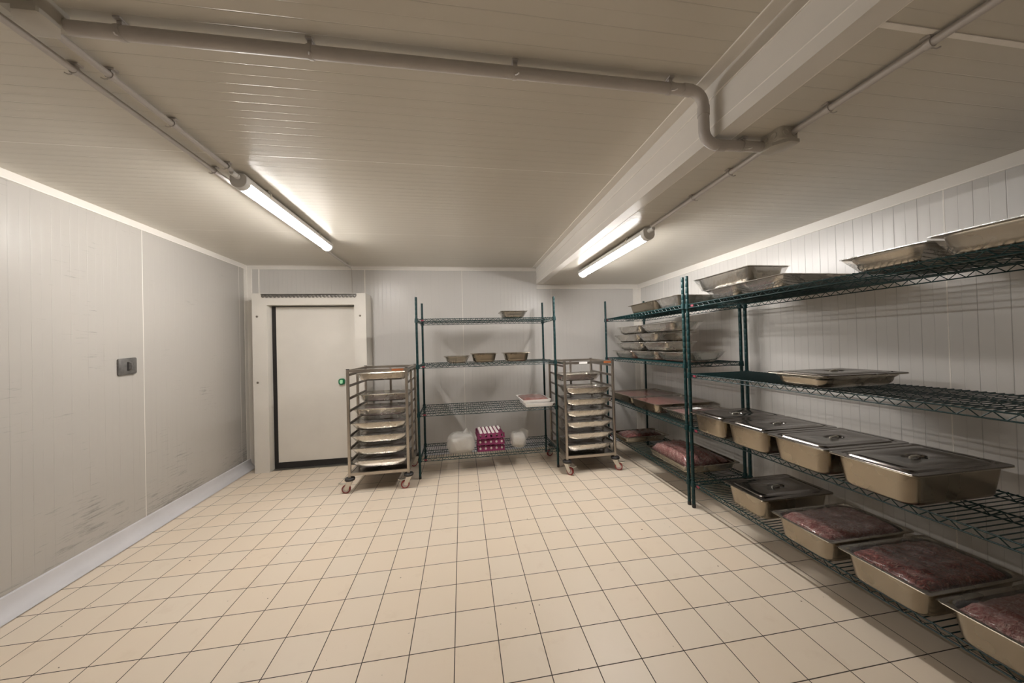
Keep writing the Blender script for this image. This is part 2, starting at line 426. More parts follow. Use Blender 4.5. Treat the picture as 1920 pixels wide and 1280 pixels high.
# ------------------------------------------------------------------ the room
HL, HR = 2.40, 2.18            # the two ceiling heights
XR, YB, YF = 2.57, 2.80, -2.60
XS = 1.09                      # the drop in the ceiling
def xl(y): return -2.352 - 0.034 * y
struct(MB().bbox(-2.75, 2.75, YF - .15, YB + .15, -0.1, 0.0), 'floor', M['tiles'])
# walls (with thickness)
w = MB(); a, b2 = (xl(YF - .1), YF - .1), (xl(YB + .1), YB + .1)
w.loft([[(a[0], a[1], z), (b2[0], b2[1], z), (b2[0] - .1, b2[1], z), (a[0] - .1, a[1], z)] for z in (0.0, 2.5)])
struct(w, 'wall_left', M['wall_yl'])
struct(MB().bbox(XR, XR + .1, YF - .1, YB + .1, 0, 2.5), 'wall_right', M['wall_yr'])
# back wall, open where the door frame passes through
DX0, DX1, DZ = -2.24, -1.06, 2.0
bw = MB().bbox(-2.56, DX0, YB, YB + .1, 0, 2.5).bbox(DX1, XR, YB, YB + .1, 0, 2.5).bbox(DX0, DX1, YB, YB + .1, DZ, 2.5)
struct(bw, 'wall_back', M['wall_x'])
struct(MB().bbox(-2.45, XR, YF - .1, YF, 0, 2.5), 'wall_front', M['wall_x'])
struct(MB().bbox(-2.6, XS + .001, YF, YB, HL, HL + .1), 'ceiling', M['ceil'])
low = MB().bbox(XS + .03, XR + .02, YF, YB, HR, HR + .1)
o = struct(low, 'ceiling_lowered', M['ceil'])
struct(MB().bbox(XS, XS + .03, YF, YB, HR, HL - .0005), 'ceiling_drop', M['trim'])
# lacquered angle trims
t = MB()
t.bbox(XS - .056, XS, YF, YB, HL - .003, HL).bbox(XS - .003, XS, YF, YB, HL - .056, HL - .003)
struct(t, 'trim_1', M['trim'])
t = MB().bbox(XS - .003, XS + .075, YF, YB, HR - .003, HR).bbox(XS - .003, XS, YF, YB, HR, HR + .045)
struct(t, 'trim_2', M['trim'])
t = MB().bbox(-2.46, XS, YB - .004, YB, HL - .04, HL).bbox(-2.46, XS, YB - .02, YB - .004, HL - .003, HL)
t.bbox(XS - .004, XR, YB - .004, YB, HR - .058, HR)
struct(t, 'trim_3', M['trim'])
t = MB(); y0, y1 = YF, YB
t.loft([[(xl(y0), y0, z), (xl(y1), y1, z), (xl(y1) + .004, y1, z), (xl(y0) + .004, y0, z)] for z in (HL - .046, HL)])
struct(t, 'trim_4', M['trim'])
struct(MB().bbox(XR - .004, XR, YF, YB, HR - .062, HR), 'trim_5', M['trim'])
t = MB().bbox(xl(YB), -2.395, YB - .004, YB, 0, HL - .04).bbox(2.50, XR, YB - .004, YB, 0, HR - .06)
t.loft([[(xl(YB), YB, z), (xl(YB - .06), YB - .06, z), (xl(YB - .06) + .004, YB - .06, z), (xl(YB) + .004, YB, z)] for z in (0, HL - .046)])
t.bbox(XR - .004, XR, YB - .07, YB, 0, HR - .062)
struct(t, 'trim_6', M['trim'])
# bright silicone beads along the trims
t = MB()
for p, q in (((XS - .058, YF, HL - .001), (XS - .058, YB, HL - .001)), ((XS - .002, YF, HL - .058), (XS - .002, YB, HL - .058)),
             ((XS + .077, YF, HR - .001), (XS + .077, YB, HR - .001)), ((-2.44, YB - .003, HL - .042), (XS, YB - .003, HL - .042)),
             ((xl(YF) + .003, YF, HL - .048), (xl(YB) + .003, YB, HL - .048)), ((XR - .003, YF, HR - .064), (XR - .003, YB, HR - .064)),
             ((XS, YB - .003, HR - .06), (XR, YB - .003, HR - .06)), ((-2.393, YB - .003, 0), (-2.393, YB - .003, HL - .04)), ((2.498, YB - .003, 0), (2.498, YB - .003, HR - .06)),
             ((XS - .0015, YF, HR + .047), (XS - .0015, YB, HR + .047)), ((xl(YB) + .003, YB - .003, 0), (xl(YB) + .003, YB - .003, HL)),
             ((-2.318, YB, 2.02), (-2.318, YB, HL - .04)), ((-1.117, YB, 2.02), (-1.117, YB, HL - .04))):
    t.tube([p, q], 0.0032, 6)
struct(t, 'trim_7', M['silicone'])
# smeared bead of filler across the lowered ceiling near the camera
t = MB().bbox(XS + .08, XR, -.852, -.838, HR - .003, HR + .001)
struct(t, 'trim_8', M['silicone'])
# hygienic cove along the left wall
prof = [(0.0, 0.0)] + [(0.084 - 0.070 * math.sin(k / 8 * PI / 2), 0.006 + 0.084 * (1 - math.cos(k / 8 * PI / 2))) for k in range(9)] + [(0.012, 0.104), (0.0, 0.108)]
t = MB(); loops = []
for y in (YF, YB - .005):
    loops.append([(xl(y) + px, y, pz) for px, pz in prof])
t.loft(loops)
struct(t, 'baseboard_left', M['cove'])
def cove_line(p0, p1, nx, ny, name):
    loops = [[(p[0] + nx * px, p[1] + ny * px, pz) for px, pz in prof] for p in (p0, p1)]
    struct(MB().loft(loops), name, M['cove'])
cove_line((XR, YB), (XR, YF), -1, 0, 'baseboard_right')
cove_line((-1.05, YB), (XR, YB), 0, -1, 'baseboard_back')

# ------------------------------------------------------------------ the cold-room door
FY, LY = 2.56, 2.66
fx0, fx1, ox0, ox1, fz, oz = -2.262, -1.045, -2.108, -1.174, 2.027, 1.893
d = MB()
d.bbox(fx0, ox0, FY, YB + .06, 0, fz).bbox(ox1, fx1, FY, YB + .06, 0, fz).bbox(ox0, ox1, FY, YB + .06, oz, fz)
door = struct(d, 'door_1', M['door'])
MB().bbox(ox0 + .001, ox1 - .001, FY + .03, YB + .05, 0.0005, 0.006).build('threshold', M['zinc'], door)
leaf = MB().bbox(ox0 + .042, ox1 - .003, LY, LY + .08, 0.075, oz - .012).build('door_leaf', M['door'], door)
MB().bbox(ox0 + .001, ox0 + .042, LY - .004, LY + .08, 0.007, oz - .001).bbox(ox0 + .042, ox1 - .001, LY - .004, LY + .08, 0.007, 0.075) \
    .bbox(ox0 + .042, ox1 - .001, LY + .002, LY + .08, oz - .012, oz - .001).build('door_gasket', M['black'], door)
for sx, sz in ((-2.21, 1.765), (-2.215, 1.02), (-1.11, 1.76), (-1.11, 1.02)):
    MB().lathe((sx, FY, sz), [(0.0115, 0.0), (0.0115, -.004), (0.008, -.007)], 14, 'Y').build('screw_cap', M['screw'], door)
kx, kz = -1.356, 0.985
ring = MB()
ring.loft([[(kx + p[0], LY - q, kz + p[1]) for p in [(q2[0], q2[1]) for q2 in rrect(hw, hw * 1.05, hw * .75, 0)]] for q, hw in ((0.0, .034), (.03, .034), (.034, .030))])
kn = ring.build('release_knob', M['greenring'], door)
kn['label'] = 'green emergency release knob'
MB().loft([[(kx + p[0], LY - q, kz + p[1]) for p in rrect(hw, hw * 1.3, hw * .6, 0)] for q, hw in ((.034, .017), (.042, .016))]).build('knob_button', M['glowgreen'], kn)
# strip-curtain rail fixed over the opening
rail = MB().bbox(-2.162, -1.147, FY - .006, FY, 1.99, 2.019).bbox(-2.162, -1.147, FY - .016, FY - .006, 2.013, 2.019)
ro = tag(rail.build('curtain_rail', M['darkrail']), 'dark grey metal strip curtain rail fixed across the top of the door frame', 'curtain rail')
for k in range(25):
    hx = -2.142 + k * (0.975 / 24)
    h = MB().lathe((hx, FY - .0065, 1.990), [(0.0, 0), (.0145, 0), (.0145, -.006), (0.006, -.009)], 12, 'Y')
    h.build('curtain_hook', M['darkrail'], ro)
for k in (0.1, .55, .92):
    MB().lathe((-2.162 + k, FY - .006, 2.003), [(0.0045, 0), (.0045, -.003), (.002, -.0045)], 8, 'Y').build('rivet', M['zinc'], ro)
# small switch box between door frame and corner, with its thin conduit
sw = MB()
sw.loft([[(p[0] - 2.327, YB - q, p[1] + 1.215) for p in rrect(.044 - e, .044 - e, .008, 0)] for q, e in ((.004, 0), (.05, 0), (.056, .004))])
swo = tag(sw.build('switch_box', M['box']), 'small square grey switch box on the back wall left of the door frame', 'switch box')
MB().loft([[(p[0] - 2.327, YB - .056 - q, p[1] + 1.22) for p in rrect(.030 - e, .026 - e, .004, 0)] for q, e in ((0, 0), (.007, 0), (.009, .003))]).build('rocker_switch', M['housing'], swo)
MB().lathe((-2.327, YB - .03, 1.171), [(.016, 0), (.016, -.012), (.008, -.02)], 12).build('cable_gland', M['box'], swo)

# dull metal plate on the left wall
pl_y, pl_z = 1.305, 1.286
ex = xl(pl_y)
pm = MB()
pm.loft([[(ex + q, pl_y + p[0], pl_z + p[1] + p[0] * .06) for p in rrect(.068 - e, .061 - e, .012, 0)] for q, e in ((0, 0), (.012, 0), (.014, .002))])
po = tag(pm.build('wall_plate', M['plate']), 'square dark grey metal plate with a slot handle on the left wall', 'wall plate')
MB().bbox(ex + .014, ex + .0145, pl_y - .008, pl_y + .004, pl_z - .034, pl_z + .032).build('slot', M['black'], po)
MB().tube([(ex + .014, pl_y + .007, pl_z + .03), (ex + .030, pl_y + .009, pl_z + .02), (ex + .030, pl_y + .009, pl_z - .02), (ex + .014, pl_y + .007, pl_z - .03)], 0.005, 8).build('handle', M['plate'], po)

# ------------------------------------------------------------------ lamps, conduits, junction boxes
def lamp(x, y0, y1, ceil, label, gap=0.012):
    r = 0.044; zc = ceil - gap - 0.036
    root = empty('tube_light', (x, (y0 + y1) / 2, ceil), label, 'ceiling light', 'tube lights under the ceilings')
    hl = (y1 - y0) / 2; zc -= ceil
    def arc(a0, a1, n, rr): return [(rr * math.cos(R_(a0 + (a1 - a0) * k / n)), rr * 1.0 * math.sin(R_(a0 + (a1 - a0) * k / n))) for k in range(n + 1)]
    top = [(r * .90, -.006), (r * .97, -.010), (r * 1.02, -.010), (r * 1.02, .016), (r * .62, .036), (-r * .62, .036), (-r * 1.02, .016), (-r * 1.02, -.010), (-r * .97, -.010), (-r * .90, -.006)]
    MB().loft([[(px, y, zc + pz) for px, pz in top] for y in (-hl + .035, hl - .03)]).build('housing', M['housing'], root)
    lo = [(px, pz * .92 - .0075) for px, pz in arc(180, 360, 14, r * .90)]
    MB().loft([[(px, y, zc + pz) for px, pz in lo] for y in (-hl + .036, hl - .031)]).build('diffuser', M['cover'], root)
    MB().lathe((0, 0, zc - .0175), [(.0085, -hl + .042), (.0085, hl - .037)], 12, 'Y').build('lamp_tube', M['lamp'], root)
    full = [(r * 1.04, -.004), (r * 1.04, .018), (r * .66, .037), (-r * .66, .037), (-r * 1.04, .018), (-r * 1.04, -.004)] + [(px * 1.06, pz * 1.0 - .006) for px, pz in arc(180, 360, 12, r)][1:-1]
    MB().loft([[(px * s, y, zc + pz * s) for px, pz in full] for y, s in ((-hl + .036, 1), (-hl + .008, 1), (-hl, .93))]).build('end_cap', M['cap'], root)
    MB().loft([[(px * s, y, zc + pz * s) for px, pz in full] for y, s in ((hl - .031, 1), (hl - .008, 1), (hl, .9))]).build('end_cap', M['cap'], root)
    MB().lathe((0, -hl, zc + .012), [(.014, 0), (.016, -.008), (.016, -.02), (.0135, -.022), (.0135, -.034), (.015, -.036), (.015, -.05), (.011, -.055)], 14, 'Y').build('cable_gland', M['cap'], root)
    for yy in (-hl * .62, hl * .55):
        MB().bbox(-r * .8, r * .8, yy - .012, yy + .012, zc + .0365, 0.0).bbox(r * .98, r * 1.06, yy - .010, yy + .010, zc + .0, zc + .03) \
            .bbox(-r * 1.06, -r * .98, yy - .010, yy + .010, zc, zc + .03).build('mounting_clip', M['zinc'], root)
    return root
lamp(-1.168, 0.535, 1.81, HL, 'lit tube light on the higher left part of the ceiling')
lamp(1.392, 0.595, 1.905, HR, 'lit tube light on the lowered right part of the ceiling')

def saddle(parent, pos, along, r, flip=1):
    """C-shaped spring clip with a stalk to the ceiling"""
    m_ = MB(); n = 9; loops = []
    for s in (-.007, .007):
        L = []
        for rr in (r + .0028, r + .0005):
            rng = [(-150 + 300 * k / n) for k in range(n + 1)]
            if rr < r + .001: rng = rng[::-1]
            for a in rng:
                aa = R_(a - 90)
                c_, z_ = rr * math.cos(aa), rr * math.sin(aa)
                L.append((s, c_, z_) if along == 'x' else (c_, s, z_))
        loops.append([(pos[0] + p[0], pos[1] + p[1], pos[2] + p[2]) for p in L])
    m_.loft(loops)
    zt = HL if pos[0] < XS else HR
    m_.box((pos[0], pos[1], (pos[2] + r + .001 + zt) / 2), (.014, .014, max(.002, zt - pos[2] - r - .001)))
    if along == 'x': m_.box((pos[0], pos[1], zt - .004), (.02, .034, .006))
    else: m_.box((pos[0], pos[1], zt - .004), (.034, .02, .006))
    e = r + .003
    if along == 'x': m_.tube([(pos[0], pos[1] + flip * e * .6, pos[2] - e * .8), (pos[0] + .004, pos[1] + flip * e * 1.1, pos[2] - e * 1.15), (pos[0] + .010, pos[1] + flip * e * 1.6, pos[2] - e * 1.2)], .0022, 5)
    else: m_.tube([(pos[0] + flip * e * .6, pos[1], pos[2] - e * .8), (pos[0] + flip * e * 1.2, pos[1] - .003, pos[2] - e * 1.05), (pos[0] + flip * e * 1.7, pos[1] - .008, pos[2] - e * .9)], .0022, 5)
    return m_.build('pipe_clip', M['pvc'], parent)

def arc_path(p0, corner, p1, r, n=8):
    c = Vector(corner); a = (Vector(p0) - c).normalized(); b_ = (Vector(p1) - c).normalized()
    o_ = c + (a + b_) * r
    return [o_ - (b_ * math.cos(k / n * PI / 2) + a * math.sin(k / n * PI / 2)) * r for k in range(n + 1)]

# thick cross conduit, stepping down over the ceiling drop
zb, yb, rb = HL - .040, -.365, .020
zl = HR - .032
A, B_, C_, D_ = (-1.095, yb, zb), (1.045, yb, zb), (1.045, yb, zl), (1.295, yb - .01, zl)
path = [A] + arc_path(A, B_, C_, .055) + arc_path(B_, C_, D_, .055) + [D_]
path[0] = (-1.083, yb, zb)
cd = MB().tube(path, rb, 14)
cdo = tag(cd.build('conduit', M['pvc']), 'thick grey conduit crossing the ceiling and bending down over the drop', 'conduit')
for p, q in (((.955, yb, zb), (.992, yb, zb)), ((1.045, yb, 2.262), (1.045, yb, 2.298)), ((1.098, yb, zl), (1.135, yb, zl))):
    MB().tube([p, q], rb + .0022, 14).build('pipe_sleeve', M['pvc'], cdo)
for sx in (-.945, -.407, .282, .90): saddle(cdo, (sx, yb, zb), 'x', rb, -1)
saddle(cdo, (1.21, yb - .007, zl), 'x', rb, -1)
# thin conduits
z2 = HL - .026
p2 = tag(MB().tube([(-1.155, -.352, z2), (-1.166, .478, z2)], .0115, 12).build('conduit', M['pvc']), 'thin grey conduit between the upper junction box and the left tube light', 'conduit')
for sy in (-.16, .10, .445): saddle(p2, (-1.156 - .009 * (sy + .35), sy, z2), 'y', .0115, -1)
p3 = tag(MB().tube([(-1.235, -1.9, z2), (-1.262, 0.5, z2), (-1.262, 2.72, z2)], .0115, 12).build('conduit', M['pvc']), 'thin grey conduit running past the left tube light to the wall above the door', 'conduit')
for sy in (-.42, -.17, .50, 2.62): saddle(p3, (-1.252 - .010 * min(1, max(0, (sy + .6))), sy, z2), 'y', .0115, -1)
MB().tube([(-1.262, 2.72, z2), (-1.262, 2.765, z2 - .006), (-1.262, YB - .006, z2 - .04), (-1.262, YB - .006, 2.03)], .0035, 8).build('drop_cable', M['pvc'], p3)
z4 = HR - .018
p4 = tag(MB().tube([(1.345, -.375, z4), (1.386, .54, z4)], .0115, 12).build('conduit', M['pvc']), 'thin grey conduit between the lower junction box and the right tube light', 'conduit')
for sy in (-.15, .12): saddle(p4, (1.345 + .045 * (sy + .375), sy, z4), 'y', .0115, 1)
p5 = tag(MB().tube([(1.352, -2.2, z4), (1.352, -.452, z4)], .0115, 12).build('conduit', M['pvc']), 'thin grey conduit on the lowered ceiling running from the junction box toward the viewer', 'conduit')
for sy in (-.58, -.83, -1.2): saddle(p5, (1.352, sy, z4), 'y', .0115, 1)

def jbox(cx, cy, ceil, hx, hy, h, label):
    root = empty('junction_box', (cx, cy, ceil), label, 'junction box', 'junction boxes on the ceilings')
    MB().loft([rrect(hx, hy, .012, 0, 3), rrect(hx, hy, .012, -h * .78, 3)]).build('box_body', M['box'], root)
    c = .034
    oct_ = lambda e, z: [(hx - e, hy - c, z), (hx - c, hy - e, z), (-hx + e + .004, hy - e, z), (-hx + e, hy - e - .004, z), (-hx + e, -hy + c, z), (-hx + c, -hy + e, z), (hx - e - .004, -hy + e, z), (hx - e, -hy + e + .004, z)]
    MB().loft([oct_(-.002, -h * .78), oct_(-.002, -h), oct_(.004, -h - .003)]).build('lid', M['box'], root)
    for sx in (-hx * .45, hx * .45):
        MB().lathe((sx, -hy, -h * .4), [(.013, .001), (.013, -.003), (.010, -.003), (.009, -.001)], 14, 'Y').build('knockout', M['box'], root)
    for sy in (-hy * .4, hy * .4):
        MB().lathe((-hx, sy, -h * .4), [(.013, .001), (.013, -.003), (.010, -.003), (.009, -.001)], 14, 'X').build('knockout', M['box'], root)
    return root
jbox(-1.128, -.397, HL, .047, .043, .066, 'grey junction box on the higher ceiling in the top left corner')
jbox(1.335, -.413, HR, .042, .046, .058, 'grey junction box on the lowered ceiling beside the drop')

# ------------------------------------------------------------------ wire shelving units
def shelf_part(W, D, root, z, tagx):
    t = MB(); rr = .0034; top, bot = -.0036, -.034
    x0, x1, y0, y1 = -W / 2 + .014, W / 2 - .014, -D / 2, D / 2
    for zz in (top - .003, bot):
        t.tube([(x0, y0, z + zz), (x1, y0, z + zz)], rr, 6).tube([(x0, y1, z + zz), (x1, y1, z + zz)], rr, 6)
        t.tube([(-W / 2, y0 + .014, z + zz), (-W / 2, y1 - .014, z + zz)], rr, 6).tube([(W / 2, y0 + .014, z + zz), (W / 2, y1 - .014, z + zz)], rr, 6)
    t.tube([(x0, 0, z + top - .003), (x1, 0, z + top - .003)], rr, 6).tube([(x0, 0, z + bot), (x1, 0, z + bot)], rr, 6)
    def zig(p, q, wl):
        L = (Vector(q) - Vector(p)).length; n = max(2, round(L / (wl / 2)))
        pts = [Vector(p).lerp(Vector(q), i / n) + Vector((0, 0, (top - .003) if i % 2 else bot)) for i in range(n + 1)]
        for i in range(n): t.tube([pts[i], pts[i + 1]], .0021, 5, False)
    for yy in (y0, 0, y1): zig((x0, yy, z), (x1, yy, z), .058)
    for xx in (-W / 2, W / 2): zig((xx, y0 + .014, z), (xx, y1 - .014, z), .07)
    n = round((W - .04) / .025)
    for i in range(n + 1):
        xx = -W / 2 + .02 + (W - .04) * i / n
        t.tube([(xx, y0 - .001, z - .0023), (xx, y1 + .001, z - .0023)], .0023, 6)
    s = t.build('shelf', M['green'], root)
    for sx in (-1, 1):
        for sy in (-1, 1):
            MB().lathe((sx * W / 2, sy * D / 2, z), [(.0135, .004), (.0165, .002), (.0195, -.040), (.0135, -.042)], 16).build('collar', M['green'], s)
    MB().box((tagx, y0 - .0045, z - .020), (.030, .003, .016)).build('tag', M['red_tag'], s)
    return s

def unit(loc, rz, W, D, levels, label, tag_side):
    root = empty('wire_shelving_unit', loc, label, 'shelving unit', 'green wire shelving units', rz)
    for sx in (-1, 1):
        for sy in (-1, 1):
            pr = [(.0125, .012)]
            z = .05
            while z < 1.88:
                pr += [(.0125, z), (.0118, z + .0015), (.0118, z + .003), (.0125, z + .0045)]; z += .05
            pr += [(.0125, 1.89), (.0105, 1.893)]
            p = MB().lathe((sx * W / 2, sy * D / 2, 0), pr, 14).build('post', M['green'], root)
            MB().lathe((sx * W / 2, sy * D / 2, 0), [(.013, 0), (.0145, .004), (.0145, .02), (.0128, .03)], 14).build('foot', M['blackp'], p)
    for z in levels: shelf_part(W, D, root, z, tag_side * (W / 2 - .06))
    return root
BACK_L = (1.668, 1.182, .680, .212)
FAR_L = (1.668, 1.174, .660, .212)
NEAR_L = (1.664, 1.096, .658, .212)
unit((.3475, 2.26, 0), 0, 1.485, .52, BACK_L, 'green wire shelving unit against the back wall between the two trolleys', -1)
unit((2.173, 1.705, 0), -PI / 2, 1.495, .534, FAR_L, 'green wire shelving unit along the right wall in the far corner', -1)
unit((2.173, -.008, 0), -PI / 2, 1.826, .534, NEAR_L, 'green wire shelving unit along the right wall nearest the viewer', -1)

# ------------------------------------------------------------------ pans
def rbot_of(H): return .044 if H < .089 else (.034 if H < .11 else .024)
def pan_mesh(L, W, H, taper=.012, flange=.015, rc=.055):
    rbot = rbot_of(H)
    hx, hy = L / 2, W / 2
    def loop(i, z, r): return rrect(hx - i, hy - i, max(.006, r), z, 6)
    o = []
    for k in range(7):                                        # outer bottom fillet
        a = k / 6 * PI / 2
        o.append(loop(flange + taper + rbot * (1 - math.sin(a)), rbot * (1 - math.cos(a)), rc - rbot * (1 - math.sin(a)) * .6))
    o.append(loop(flange + .002, H * .80, rc)); o.append(loop(flange, H - .012, rc + .002)); o.append(loop(flange, H - .004, rc + .002))
    o.append(loop(.002, H - .0045, .016)); o.append(loop(0, H - .003, .018)); o.append(loop(.0015, H, .017))
    o.append(loop(flange - .001, H, rc)); o.append(loop(flange + .003, H - .004, rc)); o.append(loop(flange + .0025, H - .014, rc))
    o.append(loop(flange + .004, H * .8, rc))
    for k in range(7):
        a = (6 - k) / 6 * PI / 2
        o.append(loop(flange + taper + .0015 + rbot * (1 - math.sin(a)), .002 + rbot * (1 - math.cos(a)), rc - rbot * (1 - math.sin(a)) * .6))
    return MB().loft(o)

def lid_mesh(L, W, H):
    hx, hy = L / 2 - .001, W / 2 - .001; n = 6
    def loop(i, z, r): return rrect(hx - i, hy - i, r, z, n)
    def ell(ax, ay, z):
        c = []
        for q in range(4):
            for k in range(n + 1):
                a = q * PI / 2 + (k + .0) * PI / 2 / n * .999
                c.append((ax * math.cos(a), ay * math.sin(a), z))
        return c
    z = H + .0015
    lp = [loop(.001, z - .0005, .016), loop(0, z + .001, .017), loop(.0008, z + .003, .016), loop(.024, z + .003, .03), loop(.028, z - .001, .032), loop(.036, z - .001, .034),
          loop(.041, z + .005, .034), loop(.062, z + .0055, .03), loop(.066, z + .0075, .028), loop(.07, z + .0075, .026), ell(.062, .036, z + .0075), ell(.056, .031, z + .004), ell(.050, .026, z - .008), ell(.03, .012, z - .0095)]
    return MB().loft(lp)

def lid_handle(H):
    z = H + .0015
    return MB().tube([(-.030, 0, z - .008), (-.026, 0, z + .006), (-.012, 0, z + .010), (.012, 0, z + .010), (.026, 0, z + .006), (.030, 0, z - .008)], .005, 8)

def film_top(L, W, H, seed, sag=.004, nx=40, ny=28, mound=None):
    t = MB(); vs, fs = [], []
    rnd = Vector((seed * 7.3, seed * 3.1, 0))
    for j in range(ny + 1):
        for i in range(nx + 1):
            u, v = i / nx * 2 - 1, j / ny * 2 - 1
            e = min(1, 3.2 * min(1 - abs(u), 1 - abs(v)))
            z = H + .0015 - sag * e + .004 * e * (noise.noise(Vector((u * 3, v * 3, 0)) + rnd) + .5 * noise.noise(Vector((u * 9, v * 9, 1)) + rnd))
            if mound:
                x_, y_ = u * L / 2, v * W / 2
                z = max([z] + [mound(x_ + q * L / nx, y_ + p_ * W / ny) for q in (-.9, 0, .9) for p_ in (-.9, 0, .9)])
            vs.append((u * (L / 2 + .0012), v * (W / 2 + .0012), z))
    for j in range(ny):
        for i in range(nx):
            a = j * (nx + 1) + i
            fs.append((a, a + 1, a + nx + 2, a + nx + 1))
    t.add(vs, fs); return t

def film_mesh(L, W, H, seed, sag=.004, flare=.0, mound=None, skirt=True):
    """stretch film: a sheet over the rim, drawn down and in under the pan, with pleats"""
    t = film_top(L, W, H, seed, sag, mound=mound)
    if skirt:
        n = 12; hx, hy = L / 2 + .0012, W / 2 + .0012
        rnd = random.Random(seed); loops = []
        steps = 6; rb_ = rbot_of(H)
        base = rrect(1, 1, .02, 0, 3)
        per = []
        for a, b_ in (((1, -1), (1, 1)), ((1, 1), (-1, 1)), ((-1, 1), (-1, -1)), ((-1, -1), (1, -1))):
            for k in range(n): per.append((a[0] + (b_[0] - a[0]) * k / n, a[1] + (b_[1] - a[1]) * k / n))
        jit = [rnd.uniform(-1, 1) for _ in per]
        for s_ in range(steps + 1):
            f = s_ / steps
            L2 = []
            for (u, v), jt in zip(per, jit):
                ins = .007 + (.018 + .24 * rb_) * (s_ - 2) / (steps - 2) if s_ > 1 else 0.0
                corner = min(abs(u), abs(v))
                wx = (hx - ins * (1 + .35 * corner ** 6)) * u; wy = (hy - ins * (1 + .35 * corner ** 6)) * v
                wob = .0012 * (jt + 1) * math.sin(PI * f) if s_ > 2 else 0
                wx += wob * (1 if abs(u) > .99 else .3) * (1 if u > 0 else -1); wy += wob * (1 if abs(v) > .99 else .3) * (1 if v > 0 else -1)
                z = (H + .0015, H - .003)[s_] if s_ < 2 else (H - .0055) - (H - .0055 - .25 * rb_) * (s_ - 2) / (steps - 2)
                if s_ < 3: wx, wy = (hx - ins) * u, (hy - ins) * v
                L2.append((wx, wy, z))
            loops.append(L2)
        t.loft(loops, False, False)
    return t

class Pans: cache = {}
def pan(loc, L, W, H, label, group, rz=0.0, tilt=0.0, lid=False, film=0, sag=.004, mound=None, fmat='film', cat='food pan', name='food_pan', skirt=True):
    k = (round(L, 3), round(W, 3), round(H, 3))
    if k in Pans.cache:
        o = bpy.data.objects.new(name, Pans.cache[k]); COL.objects.link(o)
    else:
        o = pan_mesh(L, W, H).build(name, M['steel_bright' if H < .09 else 'steel']); Pans.cache[k] = o.data
    o.location = loc; o.rotation_euler = (tilt, 0, rz)
    tag(o, label, cat, group)
    if lid:
        l = lid_mesh(L, W, H).build('lid', M['steel_lid'], o)
        lid_handle(H).build('handle', M['zinc'], l)
    if film:
        fo = film_mesh(L, W, H, film, sag, mound=mound, skirt=skirt).build('cling_film', M[fmat], o)
    return o

def heap_height(L, W, h0, h1, seed, lump=.012, freq=9, dome=.5):
    rv = Vector((seed * 5.1, seed * 2.7, seed))
    def H(u, v):
        q = max(0, (1 - abs(u) ** 4)) * max(0, (1 - abs(v) ** 4))
        p = Vector((u * L * freq, v * W * freq, 0)) + rv
        n_ = abs(noise.noise(p)) * 1.3 + .5 * noise.noise(p * 2.3)
        return h0 + (h1 - h0) * q ** dome + lump * n_ * q ** .3
    return H

def drape(L, W, h0, h1, seed, lift=.009, **kw):
    """height of a film lying on such a heap, at x, y measured from the pan's centre"""
    H = heap_height(L, W, h0, h1, seed, **kw)
    def f(x, y):
        u, v = x / (L / 2) * 1.04, y / (W / 2) * 1.04
        if abs(u) > 1.06 or abs(v) > 1.06: return -1.0
        return H(max(-1, min(1, u)), max(-1, min(1, v))) + lift
    return f

def heap(loc, L, W, h0, h1, label, group, seed, mat='meat', rz=0.0, lump=.012, freq=9, dome=.5, name='meat_heap', cat='meat', zmin=0.006, film=None):
    """pile of meat: flat-bottomed lumpy slab L x W, edge height h0, crown height h1"""
    nx, ny = 44, 30; vs, fs = [], []
    H = heap_height(L, W, h0, h1, seed, lump=lump, freq=freq, dome=dome)
    for j in range(ny + 1):
        for i in range(nx + 1):
            u, v = i / nx * 2 - 1, j / ny * 2 - 1
            # round the outline a little
            x, y = u * math.sqrt(1 - .10 * v * v), v * math.sqrt(1 - .10 * u * u)
            vs.append((x * L / 2, y * W / 2, H(u, v)))
    N = nx + 1
    for j in range(ny):
        for i in range(nx):
            a = j * N + i; fs.append((a, a + 1, a + N + 1, a + N))
    per = [i for i in range(N)] + [j * N + nx for j in range(1, ny + 1)] + [ny * N + i for i in range(nx - 1, -1, -1)] + [j * N for j in range(ny - 1, 0, -1)]
    b0 = len(vs)
    for k in per: vs.append((vs[k][0] * .8, vs[k][1] * .8, zmin))
    for k in range(len(per)):
        k2 = (k + 1) % len(per); fs.append((per[k2], per[k], b0 + k, b0 + k2))
    fs.append(tuple(b0 + k for k in range(len(per) - 1, -1, -1)))
    o = MB().add(vs, fs).build(name, M[mat], None, loc, rz, angle=80)
    tag(o, label, cat, group)
    if film:                                                   # clear bag drawn tight over the heap
        fv = [(p[0] * 1.02, p[1] * 1.02, p[2] + .004) for p in vs[:b0]]
        MB().add(fv, fs[:nx * ny]).build('clear_bag', M['film_meat'], o, angle=80)
    return o

HALF = PI / 2
# --- near unit, third shelf down: four deep pans with lids, long side across the shelf
Z3 = NEAR_L[2] + .001
for i, (yc, lab) in enumerate(((.668, 'deep lidded steel pan next to the shelf post on the near third shelf'),
                               (.338, 'deep lidded steel pan, second from the shelf post on the third shelf'),
                               (.006, 'deep lidded steel pan, third from the shelf post on the third shelf'),
                               (-.323, 'deep lidded steel pan nearest the viewer at the end of the third shelf row'))):
    pan((2.10, yc, Z3), .53, .325, .14, lab, 'lidded pans on the near third shelf', lid=True)
# --- near unit, second shelf
pan((2.125, .012, NEAR_L[1] + .001), .53, .325, .068, 'shallow lidded steel pan standing alone on the second shelf of the near unit', 'lidded pans', lid=True)
